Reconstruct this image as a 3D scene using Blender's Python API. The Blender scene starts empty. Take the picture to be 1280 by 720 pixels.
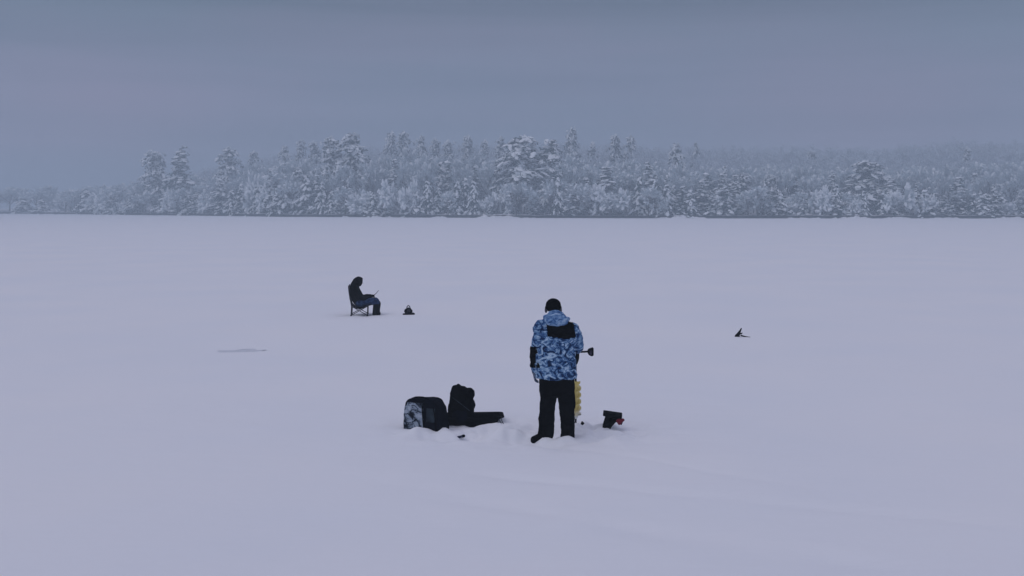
import bpy, math, random
import numpy as np
from mathutils import Vector, Matrix, noise

random.seed(7); RNG = np.random.default_rng(7)
sc = bpy.context.scene
COL = sc.collection
F, H, HY = 1300.0, 3.095, 258.5          # focal length in photo pixels, eye height, horizon row
PI = math.pi

# ------------------------------------------------------------------ helpers
def ground_pt(px, py):
    d = F * H / (py - HY)
    return (px - 640) / F * d, d

def put(name, V, Fc, mat, parent=None, smooth=True):
    me = bpy.data.meshes.new(name)
    me.from_pydata([tuple(v) for v in V], [], [tuple(int(i) for i in f) for f in Fc])
    me.update()
    if smooth: me.polygons.foreach_set('use_smooth', [True] * len(me.polygons))
    if mat: me.materials.append(mat)
    o = bpy.data.objects.new(name, me); COL.objects.link(o)
    if parent: o.parent = parent
    return o

def thing(name, label, cat, loc=(0, 0, 0), rz=0, group=None):
    o = bpy.data.objects.new(name, None); COL.objects.link(o)
    o.location = loc; o.rotation_euler = (0, 0, rz)
    o['label'] = label; o['category'] = cat
    o.empty_display_size = .2
    if group: o['group'] = group
    return o

def lerp(x, xs, ys): return float(np.interp(x, xs, ys))
def sstep(a, b, x):
    t = min(1, max(0, (x - a) / (b - a))); return t * t * (3 - 2 * t)

class Solid:
    """gathers closed shells; joined by voxel remesh or used directly"""
    def __init__(s): s.V = []; s.F = []
    def rings(s, R, cap=True):
        b = len(s.V); n = len(R[0])
        for r in R: s.V.extend([Vector(p) for p in r])
        for k in range(len(R) - 1):
            for i in range(n):
                j = (i + 1) % n
                s.F.append((b + k*n + i, b + k*n + j, b + (k+1)*n + j, b + (k+1)*n + i))
        if cap:
            c0 = len(s.V); s.V.append(sum((Vector(p) for p in R[0]), Vector()) / n)
            c1 = len(s.V); s.V.append(sum((Vector(p) for p in R[-1]), Vector()) / n)
            e = b + (len(R) - 1) * n
            for i in range(n):
                j = (i + 1) % n
                s.F.append((c0, b + j, b + i)); s.F.append((c1, e + i, e + j))
        return s
    def loft(s, L, seg=28, p=2.0):
        """L: (cx, cy, z, rx, ry)"""
        R = []
        for cx, cy, z, rx, ry in L:
            r = []
            for i in range(seg):
                a = 2 * PI * i / seg; c, t = math.cos(a), math.sin(a)
                r.append((cx + rx * math.copysign(abs(c) ** (2/p), c), cy + ry * math.copysign(abs(t) ** (2/p), t), z))
            R.append(r)
        return s.rings(R)
    def tube(s, P, rad, seg=14, flat=1.0, up=None, sub=4, round_ends=True):
        P = [Vector(p) for p in P]
        if not isinstance(rad, (list, tuple)): rad = [rad] * len(P)
        Q = []; Rr = []
        for i in range(len(P) - 1):
            p0 = P[max(i-1, 0)]; p1 = P[i]; p2 = P[i+1]; p3 = P[min(i+2, len(P)-1)]
            for k in range(sub):
                t = k / sub
                Q.append(.5 * ((2*p1) + (p2-p0)*t + (2*p0-5*p1+4*p2-p3)*t*t + (-p0+3*p1-3*p2+p3)*t**3))
                Rr.append(rad[i] * (1-t) + rad[i+1] * t)
        Q.append(P[-1]); Rr.append(rad[-1])
        if round_ends:
            d0 = (Q[0]-Q[1]).normalized(); d1 = (Q[-1]-Q[-2]).normalized(); r0, r1 = Rr[0], Rr[-1]
            a = [(Q[0] + d0*r0*math.sin(t), r0*math.cos(t)) for t in (1.35, .95, .5)]
            b = [(Q[-1] + d1*r1*math.sin(t), r1*math.cos(t)) for t in (.5, .95, 1.35)]
            Q = [x for x, _ in a] + Q + [x for x, _ in b]; Rr = [x for _, x in a] + Rr + [x for _, x in b]
        R = []; u = None
        for i, q in enumerate(Q):
            d = (Q[min(i+1, len(Q)-1)] - Q[max(i-1, 0)]).normalized()
            if u is None:
                u = Vector(up) if up else (Vector((0, 0, 1)) if abs(d.z) < .9 else Vector((0, 1, 0)))
            u = (u - d * u.dot(d)).normalized(); w = d.cross(u)
            R.append([q + (u * math.cos(2*PI*k/seg) * flat + w * math.sin(2*PI*k/seg)) * Rr[i] for k in range(seg)])
        return s.rings(R)
    def ell(s, c, r, rot=None, seg=18, nz=10):
        M = rot if rot is not None else Matrix.Identity(3); c = Vector(c); R = []
        for k in range(nz):
            t = -PI/2 + PI * (k + .5) / nz
            R.append([c + M @ Vector((r[0]*math.cos(t)*math.cos(2*PI*i/seg), r[1]*math.cos(t)*math.sin(2*PI*i/seg), r[2]*math.sin(t))) for i in range(seg)])
        return s.rings(R)
    def box(s, c, h, rot=None):
        M = rot if rot is not None else Matrix.Identity(3); c = Vector(c)
        g = lambda x, y, z: c + M @ Vector((x*h[0], y*h[1], z*h[2]))
        return s.rings([[g(-1,-1,-1), g(1,-1,-1), g(1,1,-1), g(-1,1,-1)], [g(-1,-1,1), g(1,-1,1), g(1,1,1), g(-1,1,1)]])
    def build(s, name, mat, parent=None, smooth=True):
        return put(name, s.V, s.F, mat, parent, smooth)
    def remesh(s, name, vox, mat, parent=None, it=2, disp=None):
        tmp = put('tmp', s.V, s.F, None)
        m = tmp.modifiers.new('r', 'REMESH'); m.mode = 'VOXEL'; m.voxel_size = vox
        dg = bpy.context.evaluated_depsgraph_get(); dg.update()
        me = bpy.data.meshes.new_from_object(tmp.evaluated_get(dg))
        old = tmp.data; bpy.data.objects.remove(tmp); bpy.data.meshes.remove(old)
        n = len(me.vertices); co = np.empty(n*3); me.vertices.foreach_get('co', co); co = co.reshape(-1, 3)
        e = np.empty(len(me.edges)*2, int); me.edges.foreach_get('vertices', e); e = e.reshape(-1, 2)
        for _ in range(it):
            a = np.zeros_like(co); c = np.zeros(n)
            np.add.at(a, e[:, 0], co[e[:, 1]]); np.add.at(a, e[:, 1], co[e[:, 0]])
            np.add.at(c, e[:, 0], 1); np.add.at(c, e[:, 1], 1)
            co = .45*co + .55 * a / np.maximum(c, 1)[:, None]
        me.vertices.foreach_set('co', co.ravel()); me.update()
        if disp:
            nr = np.empty(n*3); me.vertices.foreach_get('normal', nr); nr = nr.reshape(-1, 3)
            d = np.array([disp(Vector(v)) for v in co])
            co = co + nr * d[:, None]
            me.vertices.foreach_set('co', co.ravel()); me.update()
        me.name = name
        me.polygons.foreach_set('use_smooth', [True] * len(me.polygons))
        me.materials.clear(); me.materials.append(mat)
        o = bpy.data.objects.new(name, me); COL.objects.link(o)
        if parent: o.parent = parent
        return o

def extract(src, name, mat, parent, pred, off=.005):
    """a panel sewn on a garment: the garment's faces inside a region, lifted and given thickness"""
    me = src.data; V = []; Fc = []; mp = {}
    for p in me.polygons:
        if pred(p.center, p.normal):
            f = []
            for i in p.vertices:
                if i not in mp:
                    mp[i] = len(V); v = me.vertices[i]; V.append(v.co + v.normal * off)
                f.append(mp[i])
            Fc.append(f)
    o = put(name, V, Fc, mat, parent)
    m = o.modifiers.new('thick', 'SOLIDIFY'); m.thickness = off * 1.6; m.offset = -1
    return o

def N(p, s): return noise.noise(Vector(p) * s)

# ------------------------------------------------------------------ materials
def mat(name, col=(.5, .5, .5), rough=.8, spec=.2, metal=0.0, vary=.0, vscale=8, bump=0.0, bscale=60):
    m = bpy.data.materials.new(name); m.use_nodes = True
    nt = m.node_tree; b = nt.nodes['Principled BSDF']
    b.inputs['Base Color'].default_value = (*col, 1); b.inputs['Roughness'].default_value = rough
    b.inputs['Specular IOR Level'].default_value = spec; b.inputs['Metallic'].default_value = metal
    tc = nt.nodes.new('ShaderNodeTexCoord')
    if vary:
        n = nt.nodes.new('ShaderNodeTexNoise'); n.inputs['Scale'].default_value = vscale; n.inputs['Detail'].default_value = 5
        nt.links.new(tc.outputs['Object'], n.inputs['Vector'])
        r = nt.nodes.new('ShaderNodeValToRGB')
        r.color_ramp.elements[0].position = .3; r.color_ramp.elements[1].position = .7
        r.color_ramp.elements[0].color = (*[c*(1-vary) for c in col], 1)
        r.color_ramp.elements[1].color = (*[min(1, c*(1+vary)) for c in col], 1)
        nt.links.new(n.outputs['Fac'], r.inputs[0]); nt.links.new(r.outputs[0], b.inputs['Base Color'])
    if bump:
        n = nt.nodes.new('ShaderNodeTexNoise'); n.inputs['Scale'].default_value = bscale; n.inputs['Detail'].default_value = 6
        nt.links.new(tc.outputs['Object'], n.inputs['Vector'])
        bp = nt.nodes.new('ShaderNodeBump'); bp.inputs['Strength'].default_value = bump; bp.inputs['Distance'].default_value = .02
        nt.links.new(n.outputs['Fac'], bp.inputs['Height']); nt.links.new(bp.outputs[0], b.inputs['Normal'])
    return m

def camo(name, cols, scale, stretch=(1, 1, 1), dist=1.2):
    m = mat(name, rough=.85, spec=.15); nt = m.node_tree; b = nt.nodes['Principled BSDF']
    tc = nt.nodes.new('ShaderNodeTexCoord'); mp = nt.nodes.new('ShaderNodeMapping'); mp.inputs['Scale'].default_value = stretch
    nt.links.new(tc.outputs['Object'], mp.inputs[0])
    n = nt.nodes.new('ShaderNodeTexNoise'); n.inputs['Scale'].default_value = scale; n.inputs['Detail'].default_value = 6
    n.inputs['Roughness'].default_value = .68; n.inputs['Distortion'].default_value = dist
    nt.links.new(mp.outputs[0], n.inputs['Vector'])
    r = nt.nodes.new('ShaderNodeValToRGB'); cr = r.color_ramp; cr.interpolation = 'LINEAR'
    while len(cr.elements) < len(cols): cr.elements.new(.5)
    for e, (p, c) in zip(cr.elements, cols): e.position = p; e.color = (*c, 1)
    nt.links.new(n.outputs['Fac'], r.inputs[0]); nt.links.new(r.outputs[0], b.inputs['Base Color'])
    return m

M = {}
M['black_cloth'] = mat('black_cloth', (.0015, .0015, .002), 1, .0, vary=.4, bump=.3)
M['black_jacket'] = mat('black_jacket', (.0015, .0012, .002), 1, .0, vary=.4, bump=.3)
M['black_plastic'] = mat('black_plastic', (.002, .002, .003), .8, .03, vary=.2)
M['dark_metal'] = mat('dark_metal', (.02, .02, .025), .45, .3, .4)
M['boot'] = mat('boot_rubber', (.0015, .0012, .0018), .9, .02, vary=.3, bump=.2)
M['skin'] = mat('skin', (.42, .27, .21), .6, .3, vary=.08)
M['knit'] = mat('black_knit', (.0012, .0012, .0015), 1, .0, bump=.8, bscale=120)
M['ear'] = mat('grey_fleece', (.09, .09, .11), .95, .05, bump=.5)
M['yellow'] = mat('yellow_plastic', (.62, .50, .16), .5, .3, vary=.1)
M['red'] = mat('dark_red_plastic', (.17, .012, .028), .6, .2)
M['rope'] = mat('grey_rope', (.06, .07, .09), .9, .1, vary=.2, vscale=60)
M['glove'] = camo('glove_camo', [(.36, (.02, .03, .06)), (.5, (.10, .13, .20)), (.62, (.28, .32, .40))], 22)
M['jacket'] = camo('jacket_camo', [(.38, (.005, .015, .05)), (.45, (.014, .050, .15)), (.49, (.06, .15, .33)), (.535, (.18, .32, .50)), (.61, (.46, .60, .74))], 10, (1, 1, 1.25), 1.3)
M['hoodcamo'] = camo('hood_camo', [(.36, (.012, .035, .11)), (.45, (.06, .15, .33)), (.53, (.17, .30, .50)), (.63, (.38, .50, .65))], 8, (1, 1, 2.0), 1.4)
M['blue_camo'] = camo('trouser_camo', [(.36, (.004, .008, .025)), (.5, (.012, .03, .09)), (.66, (.05, .10, .22))], 10)
M['chair_cloth'] = camo('chair_cloth', [(.38, (.006, .005, .010)), (.52, (.022, .018, .035)), (.66, (.09, .08, .13))], 9)
M['bag_print'] = camo('bag_print', [(.42, (.006, .008, .014)), (.46, (.04, .055, .08)), (.50, (.24, .29, .36)), (.62, (.40, .45, .52))], 4.5, (1, 1, 1.2), 1.6)
M['bag_dark'] = mat('bag_dark', (.002, .003, .007), .9, .02, vary=.5, vscale=6, bump=.2)
M['bag_panel'] = mat('bag_panel', (.022, .032, .042), .8, .05, vary=.5, vscale=9)
M['blue_dark'] = mat('dark_blue_plastic', (.008, .015, .045), .5, .2)

def snow_mat():
    m = mat('snow', (.83, .835, .86), .75, .1); nt = m.node_tree; b = nt.nodes['Principled BSDF']
    geo = nt.nodes.new('ShaderNodeNewGeometry')
    n1 = nt.nodes.new('ShaderNodeTexNoise'); n1.inputs['Scale'].default_value = .22; n1.inputs['Detail'].default_value = 5
    nt.links.new(geo.outputs['Position'], n1.inputs['Vector'])
    r = nt.nodes.new('ShaderNodeValToRGB'); r.color_ramp.elements[0].position = .35; r.color_ramp.elements[1].position = .65
    r.color_ramp.elements[0].color = (.815, .83, .865, 1); r.color_ramp.elements[1].color = (.85, .85, .87, 1)
    nt.links.new(n1.outputs['Fac'], r.inputs[0]); nt.links.new(r.outputs[0], b.inputs['Base Color'])
    mp = nt.nodes.new('ShaderNodeMapping'); mp.inputs['Scale'].default_value = (.5, 1.5, 1); mp.inputs['Rotation'].default_value = (0, 0, .25)
    nt.links.new(geo.outputs['Position'], mp.inputs[0])
    n2 = nt.nodes.new('ShaderNodeTexNoise'); n2.inputs['Scale'].default_value = 3; n2.inputs['Detail'].default_value = 7
    nt.links.new(mp.outputs[0], n2.inputs['Vector'])
    bp = nt.nodes.new('ShaderNodeBump'); bp.inputs['Strength'].default_value = .35; bp.inputs['Distance'].default_value = .03
    nt.links.new(n2.outputs['Fac'], bp.inputs['Height']); nt.links.new(bp.outputs[0], b.inputs['Normal'])
    return m
M['snow'] = snow_mat()
M['tree_snow'] = mat('clinging_snow', (.84, .87, .88), .8, .1)
M['needles'] = mat('needles', (.020, .060, .055), .8, .1, vary=.5, vscale=1.5)
M['frost'] = mat('frosted_twigs', (.56, .63, .66), .85, .1, vary=.3, vscale=.7)

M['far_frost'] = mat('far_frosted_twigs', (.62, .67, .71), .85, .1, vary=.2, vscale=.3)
def snowy(name, col, lo=.25, hi=.6):
    """bark or earth with snow lying on every upward face"""
    m = mat(name, col, .9, .1); nt = m.node_tree; b = nt.nodes['Principled BSDF']
    geo = nt.nodes.new('ShaderNodeNewGeometry'); sx = nt.nodes.new('ShaderNodeSeparateXYZ'); nt.links.new(geo.outputs['Normal'], sx.inputs[0])
    n = nt.nodes.new('ShaderNodeTexNoise'); n.inputs['Scale'].default_value = 1.2; n.inputs['Detail'].default_value = 4
    nt.links.new(geo.outputs['Position'], n.inputs['Vector'])
    ad = nt.nodes.new('ShaderNodeMath'); ad.operation = 'MULTIPLY_ADD'; ad.inputs[1].default_value = .5
    nt.links.new(n.outputs['Fac'], ad.inputs[0]); nt.links.new(sx.outputs[2], ad.inputs[2])
    mr = nt.nodes.new('ShaderNodeMapRange'); mr.inputs[1].default_value = lo + .25; mr.inputs[2].default_value = hi + .25
    nt.links.new(ad.outputs[0], mr.inputs[0])
    mx = nt.nodes.new('ShaderNodeMix'); mx.data_type = 'RGBA'
    mx.inputs[6].default_value = (*col, 1); mx.inputs[7].default_value = (.82, .83, .85, 1)
    nt.links.new(mr.outputs[0], mx.inputs[0]); nt.links.new(mx.outputs[2], b.inputs['Base Color'])
    return m
M['bark'] = snowy('snowy_bark', (.05, .045, .04))
M['bank'] = snowy('snowy_bank', (.025, .03, .035), .86, 1.08)
def auger_mat():
    m = mat('auger_blade', (.62, .50, .16), .5, .3); nt = m.node_tree; b = nt.nodes['Principled BSDF']
    tc = nt.nodes.new('ShaderNodeTexCoord'); sx = nt.nodes.new('ShaderNodeSeparateXYZ'); nt.links.new(tc.outputs['Object'], sx.inputs[0])
    n = nt.nodes.new('ShaderNodeTexNoise'); n.inputs['Scale'].default_value = 14; nt.links.new(tc.outputs['Object'], n.inputs['Vector'])
    ad = nt.nodes.new('ShaderNodeMath'); ad.operation = 'MULTIPLY_ADD'; ad.inputs[1].default_value = .25
    nt.links.new(n.outputs['Fac'], ad.inputs[0]); nt.links.new(sx.outputs[2], ad.inputs[2])
    mr = nt.nodes.new('ShaderNodeMapRange'); mr.inputs[1].default_value = .46; mr.inputs[2].default_value = .33
    nt.links.new(ad.outputs[0], mr.inputs[0])
    mx = nt.nodes.new('ShaderNodeMix'); mx.data_type = 'RGBA'
    mx.inputs[6].default_value = (.80, .66, .24, 1); mx.inputs[7].default_value = (.8, .8, .78, 1)
    nt.links.new(mr.outputs[0], mx.inputs[0]); nt.links.new(mx.outputs[2], b.inputs['Base Color'])
    return m
M['auger'] = auger_mat()

# ------------------------------------------------------------------ the snow-covered lake
STREAKS = [((640, 596), (1235, 652), .022, .10), ((560, 624), (1100, 700), .022, .11), ((640, 545), (960, 600), .012, .10),
           ((470, 600), (700, 640), .012, .12), ((880, 690), (1230, 716), .014, .1), ((720, 655), (1230, 725), .012, .09)]
STR = [(Vector((*ground_pt(*a),)), Vector((*ground_pt(*b),)), d, w) for a, b, d, w in STREAKS]
PX, PY = ground_pt(697, 545)      # the standing person's feet
HOLX, HOLY = ground_pt(300, 437)
SX, SY = ground_pt(457, 393.5)
def gh(x, y):
    if y < 2 or y > 60: return 0.0
    z = .035 * noise.noise((x*.22, y*.35, 3.3)) + .012 * noise.noise((x*.8, y*1.3 + x*.3, 1.0))
    fade = sstep(60, 30, y); z *= fade
    # trodden and dug snow round the gear
    for cx, cy, rx, ry, amp in ((PX - .15, PY + .30, 1.15, .75, 1.0), (PX - 1.25, PY + .35, 1.0, .55, .6), (PX + .75, PY + .55, .55, .45, .7)):
        q = ((x-cx)/rx)**2 + ((y-cy)/ry)**2
        if q < 6:
            g = math.exp(-q)
            z += amp * g * (-.075 + .19 * noise.noise((x*2.6, y*2.6, 0)) + .05 * noise.noise((x*8, y*8, 5)))
    # pushed up lip in front of the boots and the bag
    for cx, cy, rx, ry, a in ((PX + .08, PY - .17, .20, .09, .055), (PX - .75, PY - .02, .3, .10, .04), (PX - 1.75, PY + .2, .35, .14, .05),
                              (PX + .86, PY - .10 + .45, .22, .10, .10), (PX - .95, PY + .12, .3, .12, .04), (PX + .30, PY + .62, .16, .13, .09), (PX + .42, PY + .5, .2, .12, .04)):
        q = ((x-cx)/rx)**2 + ((y-cy)/ry)**2
        if q < 8: z += a * math.exp(-q) * (1 + .5 * noise.noise((x*7, y*7, 9)))
    # old filled-in slot on the left
    q = ((x-HOLX)/.52)**4 + ((y-HOLY)/.30)**4
    if q < 8: z += -.05 * math.exp(-q*q)
    # round the chair
    q = ((x-SX)/.9)**2 + ((y-SY)/.7)**2
    if q < 8: z += math.exp(-q) * .06 * noise.noise((x*3, y*3, 4))
    # wind-blown grooves
    p = Vector((x, y))
    for a, b, d, w in STR:
        ab = b - a; t = (p-a).dot(ab) / ab.length_squared
        if -.2 < t < 1.2:
            q = a + ab * t; off = (p-q).length + .06 * noise.noise((x*.9, y*.9, 7))
            z -= 2.2 * d * math.exp(-(off/w)**2) * sstep(-.2, .1, t) * sstep(1.2, .9, t) * (.6 + .6 * noise.noise((x*1.3, y*1.3, 2)))
    return z

V = []; Fc = []
for i in range(40):
    a = 2*PI*i/40; r_ = 1 + .25*noise.noise((math.cos(a)*1.5, math.sin(a)*1.5, 4))
    V.append((HOLX + .50*r_*math.cos(a), HOLY + .30*r_*math.sin(a)))
V = [(x, y, gh(x, y) + .012) for x, y in V] + [(HOLX, HOLY, gh(HOLX, HOLY) + .016)]
Fc = [(i, (i+1) % 40, 40) for i in range(40)]
M['hollow_shade'] = mat('grey_hollow_shade', (.64, .66, .71), .5, .3, vary=.12, vscale=6)  # grey sheet in the hollow; the hollow's shade is put into its colour
o = put('hollow_shade', V, Fc, M['hollow_shade']); o['kind'] = 'structure'

def axis(fine0, fine1, step, lo, hi, grow):
    a = list(np.arange(fine0, fine1, step)); s = step; v = a[-1]
    while v < hi: s *= grow; v += s; a.append(v)
    s = step; v = fine0; b = []
    while v > lo: s *= grow; v -= s; b.append(v)
    return b[::-1] + a
xs = axis(-2.6, 2.6, .035, -2400, 2400, 1.06); ys = axis(12.9, 16.6, .035, -300, 2500, 1.035)
ys = [y for y in ys]
V = []; Fc = []
nx = len(xs)
for j, y in enumerate(ys):
    for x in xs: V.append((x, y, gh(x, y)))
for j in range(len(ys)-1):
    for i in range(nx-1):
        a = j*nx + i; Fc.append((a, a+1, a+nx+1, a+nx))
o = put('ground', V, Fc, M['snow']); o['kind'] = 'structure'

# ------------------------------------------------------------------ far shore and hill
SH_PX = [-400, 0, 45, 110, 150, 250, 350, 640, 900, 1280, 1700]
SH_Y = [267, 267.3, 267.6, 268.1, 268.6, 269.6, 271, 272.5, 273, 273, 272.5]
def shore_d(px): return F * H / (lerp(px, SH_PX, SH_Y) - HY)
SNOWY = [(20, 30, .6), (85, 40, .5), (132, 24, .7), (433, 6, 1.1), (478, 15, .9), (549, 10, 1.2), (622, 30, 1.7), (660, 12, .8), (852, 34, 1.5), (1004, 26, .9), (1068, 22, 1.4), (1120, 20, 1.2), (1180, 25, 1.0), (1262, 24, 1.1)]
def rise(px): return lerp(px, [-400, 60, 150, 260, 430, 900, 1150, 1280, 1700], [.0, .02, .10, .45, .92, .86, .9, 1.05, 1.1])
def land(px, s):
    """height of the land s metres behind the shoreline"""
    z = (.75 + .2*noise.noise((px*.05, 0, 0))) * sstep(0, .2, s) + .5 * sstep(1, 12, s) * (.7 + .6*noise.noise((px*.02, s*.1, 0)))
    z += rise(px) * 24 * sstep(15, 230, s) * (1 + .18*noise.noise((px*.006, s*.01, 2)))
    return z
V = []; Fc = []
pxs = [-400 + 3.5*i for i in range(601)]; ss = [-.3, 0, .08, .25, .6, 1.2, 2, 3, 4.5, 7, 10, 15, 22, 32, 45, 60, 80, 105, 135, 170, 210, 260, 330, 420, 520, 650]
for px in pxs:
    D = shore_d(px) + 3.0*noise.noise((px*.03, 0, 0)) + 1.2*noise.noise((px*.13, 3, 0))
    for s in ss:
        d = D + s; z = -.15 if s < 0 else (land(px, s) + (.12*noise.noise((px*.2, s, 8)) if s > .2 else 0))
        V.append(((px-640)/F*d, d, z))
n = len(ss)
for i in range(len(pxs)-1):
    for j in range(n-1):
        a = i*n + j; Fc.append((a, a+n, a+n+1, a+1))
o = put('shore', V, Fc, M['bank']); o['kind'] = 'structure'

for c, w, hm in SNOWY:
    V = []; Fc = []; nn = 28; rows = [-1.5, -.7, 0, .6, 1.3, 2.2, 3.4, 5, 7, 9]
    for i in range(nn+1):
        u = i/nn*2 - 1; px = c + u*w; D = shore_d(px) + 3.0*noise.noise((px*.03, 0, 0)) + 1.2*noise.noise((px*.13, 3, 0))
        bell = max(0, 1-u*u)**.55 * (.8 + .7*noise.noise((px*.12, 5, c)))
        for j, s in enumerate(rows):
            f = math.sin(PI*min(1, (j+.0)/(len(rows)-1)*.75))
            z = -.25 + (hm*.72 + .25) * bell * f + (.15*noise.noise((px*.4, s*.7, 1)) if 0 < j else 0)
            V.append(((px-640)/F*(D+s*bell), D + s*bell - .3, z))
    m_ = len(rows)
    for i in range(nn):
        for j in range(m_-1): a = i*m_ + j; Fc.append((a, a+m_, a+m_+1, a+1))
    o = put('snow_bank', V, Fc, M['snow']); o['kind'] = 'structure'

# ------------------------------------------------------------------ trees
ICO = []
t = (1 + 5**.5)/2
for a, b in ((-1, t), (1, t), (-1, -t), (1, -t)): ICO.append((a, b, 0))
for a, b in ((-1, t), (1, t), (-1, -t), (1, -t)): ICO.append((0, a, b))
for a, b in ((t, -1), (t, 1), (-t, -1), (-t, 1)): ICO.append((a, 0, b))
ICO = np.array(ICO) / math.hypot(1, t)
ICOF = np.array([(0,11,5),(0,5,1),(0,1,7),(0,7,10),(0,10,11),(1,5,9),(5,11,4),(11,10,2),(10,7,6),(7,1,8),(3,9,4),(3,4,2),(3,2,6),(3,6,8),(3,8,9),(4,9,5),(2,4,11),(6,2,10),(8,6,7),(9,8,1)])

class Bag:
    def __init__(s): s.v = []; s.f = []; s.n = 0
    def add(s, v, f): s.v.append(np.asarray(v, float)); s.f.extend((np.asarray(f) + s.n).tolist()); s.n += len(v)
    def lump(s, c, d, L, w, h, r):
        """one pillow of snow lying along direction d"""
        d = np.array(d, float); d /= np.linalg.norm(d) + 1e-9
        u = np.cross((0, 0, 1), d); u /= np.linalg.norm(u) + 1e-9; k = np.cross(d, u)
        v = ICO * (1 + r.uniform(-.25, .25, (12, 1)))
        s.add(np.array(c) + v[:, :1]*L*d + v[:, 1:2]*w*u + v[:, 2:]*h*k, ICOF)
    def leaf(s, c, size, r, drop=.5):
        a = r.normal(size=3); a /= np.linalg.norm(a); b = r.normal(size=3); b[2] -= drop; b = np.cross(a, b); b /= np.linalg.norm(b) + 1e-9
        s.add([c - a*size - b*size*.35, c + a*size - b*size*.25, c + a*size*.9 + b*size*.4, c - a*size*.8 + b*size*.35], [(0, 1, 2, 3)])
    def ribbon(s, p, q, w, r):
        d = q - p; a = r.normal(size=3); a = np.cross(d, a); a /= np.linalg.norm(a) + 1e-9
        s.add([p - a*w, p + a*w, q + a*w*.5, q - a*w*.5], [(0, 1, 2, 3)])
    def stick(s, p, q, w0, w1):
        d = q - p; a = np.cross(d, (0.3, 0.2, 1)); a /= np.linalg.norm(a) + 1e-9; b = np.cross(d, a); b /= np.linalg.norm(b) + 1e-9
        v = []; n = 5
        for c, w in ((p, w0), (q, w1)):
            for k in range(n): v.append(c + (a*math.cos(2*PI*k/n) + b*math.sin(2*PI*k/n))*w)
        s.add(v, [(k, (k+1) % n, n + (k+1) % n, n + k) for k in range(n)])
    def mesh(s, name, m):
        me = bpy.data.meshes.new(name)
        if s.v: me.from_pydata(np.vstack(s.v).tolist(), [], s.f)
        me.update(); me.materials.append(m)
        return me

def gen_spruce(seed, h=12.0, w=2.3, open_=.0):
    r = np.random.default_rng(seed); tr, nd, sn = Bag(), Bag(), Bag()
    lean = r.normal(size=2) * .02 * h
    ax = lambda z: np.array([lean[0]*(z/h)**2, lean[1]*(z/h)**2, z])
    k = 8
    for i in range(k): tr.stick(ax(h*i/k), ax(h*(i+1)/k), .16*(1-i/k)+.02, .16*(1-(i+1)/k)+.02)
    z = .06*h
    while z < h*.985:
        f = z/h; env = w * (1-f)**.85 * (1 + .18*math.sin(seed + z*1.7)) + .12
        nb = int(r.integers(4, 7)); a0 = r.uniform(0, 6.3)
        for b in range(nb):
            if r.random() < open_: continue
            a = a0 + 6.283*b/nb + r.normal()*.2; L = env * r.uniform(.6, 1.15)
            dr = np.array([math.cos(a), math.sin(a), 0]); ns = max(1, int(L/.36))
            sag = r.uniform(.25, .6)
            tr.stick(ax(z), ax(z) + dr*L*.8 + np.array([0, 0, -sag*L*.5]), .035, .015)
            for q in range(ns):
                tt = (q + .6)/ns; c = ax(z) + dr*L*tt + np.array([0, 0, -sag*L*tt**1.6]) + r.normal(size=3)*.08
                dd = dr + np.array([0, 0, -sag*1.6*tt**.6])
                for _ in range(4): nd.leaf(c + r.normal(size=3)*np.array([.16, .16, .12]) - (0, 0, .12), r.uniform(.16, .32), r)
                if r.random() < .42: sn.lump(c + (0, 0, .09), dd, r.uniform(.35, .75), r.uniform(.24, .42), r.uniform(.12, .22), r)
        z += r.uniform(.28, .5)
    sn.lump(ax(h), (0, 0, 1), .3, .1, .1, r)
    return tr, nd, sn

def gen_pine(seed, h=16.0, w=3.6, base=.25, nlimb=34):
    r = np.random.default_rng(seed); tr, nd, sn = Bag(), Bag(), Bag()
    lean = r.normal(size=2) * .03 * h
    ax = lambda z: np.array([lean[0]*(z/h)**2 + .2*math.sin(z*.6+seed), lean[1]*(z/h)**2, z])
    k = 12
    for i in range(k): tr.stick(ax(h*i/k), ax(h*(i+1)/k), .24*(1-i/k)+.03, .24*(1-(i+1)/k)+.03)
    for b in range(nlimb):
        f = base + (1-base) * (b + r.random())/nlimb; z = f*h
        g = (f-base)/(1-base); env = w * (math.sin(PI*min(1, .22 + .78*(1-g)**.8)*.62) ** 1.0) * r.uniform(.45, 1.15) * (1 - .35*g)
        env = max(.5, env); a = b*2.399 + r.normal()*.5
        dr = np.array([math.cos(a), math.sin(a), 0]); up = r.uniform(-.05, .35); sag = r.uniform(.5, 1.05)
        pt = lambda tt: ax(z) + dr*env*tt + np.array([0, 0, up*env*tt - sag*env*tt**2.2])
        P = [pt(q/5) for q in range(6)]
        for q in range(5): tr.stick(P[q], P[q+1], .07*(1-q/6), .07*(1-(q+1)/6))
        nc = max(3, int(env*2.3))
        for q in range(nc):
            tt = .28 + .75*(q+.5)/nc
            for side in range(2 if tt < .9 else 3):
                off = r.normal(size=3)*np.array([.38, .38, .2]) * (.5+tt)
                c = pt(tt) + off; dd = dr*.8 + r.normal(size=3)*.35 + np.array([0, 0, -.75*tt])
                for _ in range(7): nd.leaf(c + r.normal(size=3)*.2 - (0, 0, .18), r.uniform(.18, .34), r)
                if r.random() < .6: sn.lump(c + (0, 0, .08), dd, r.uniform(.6, 1.2), r.uniform(.28, .48), r.uniform(.14, .26), r)
                if r.random() < .35: sn.lump(c + r.normal(size=3)*.25, dd + r.normal(size=3)*.4, r.uniform(.25, .45), .2, .12, r)
    return tr, nd, sn

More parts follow.
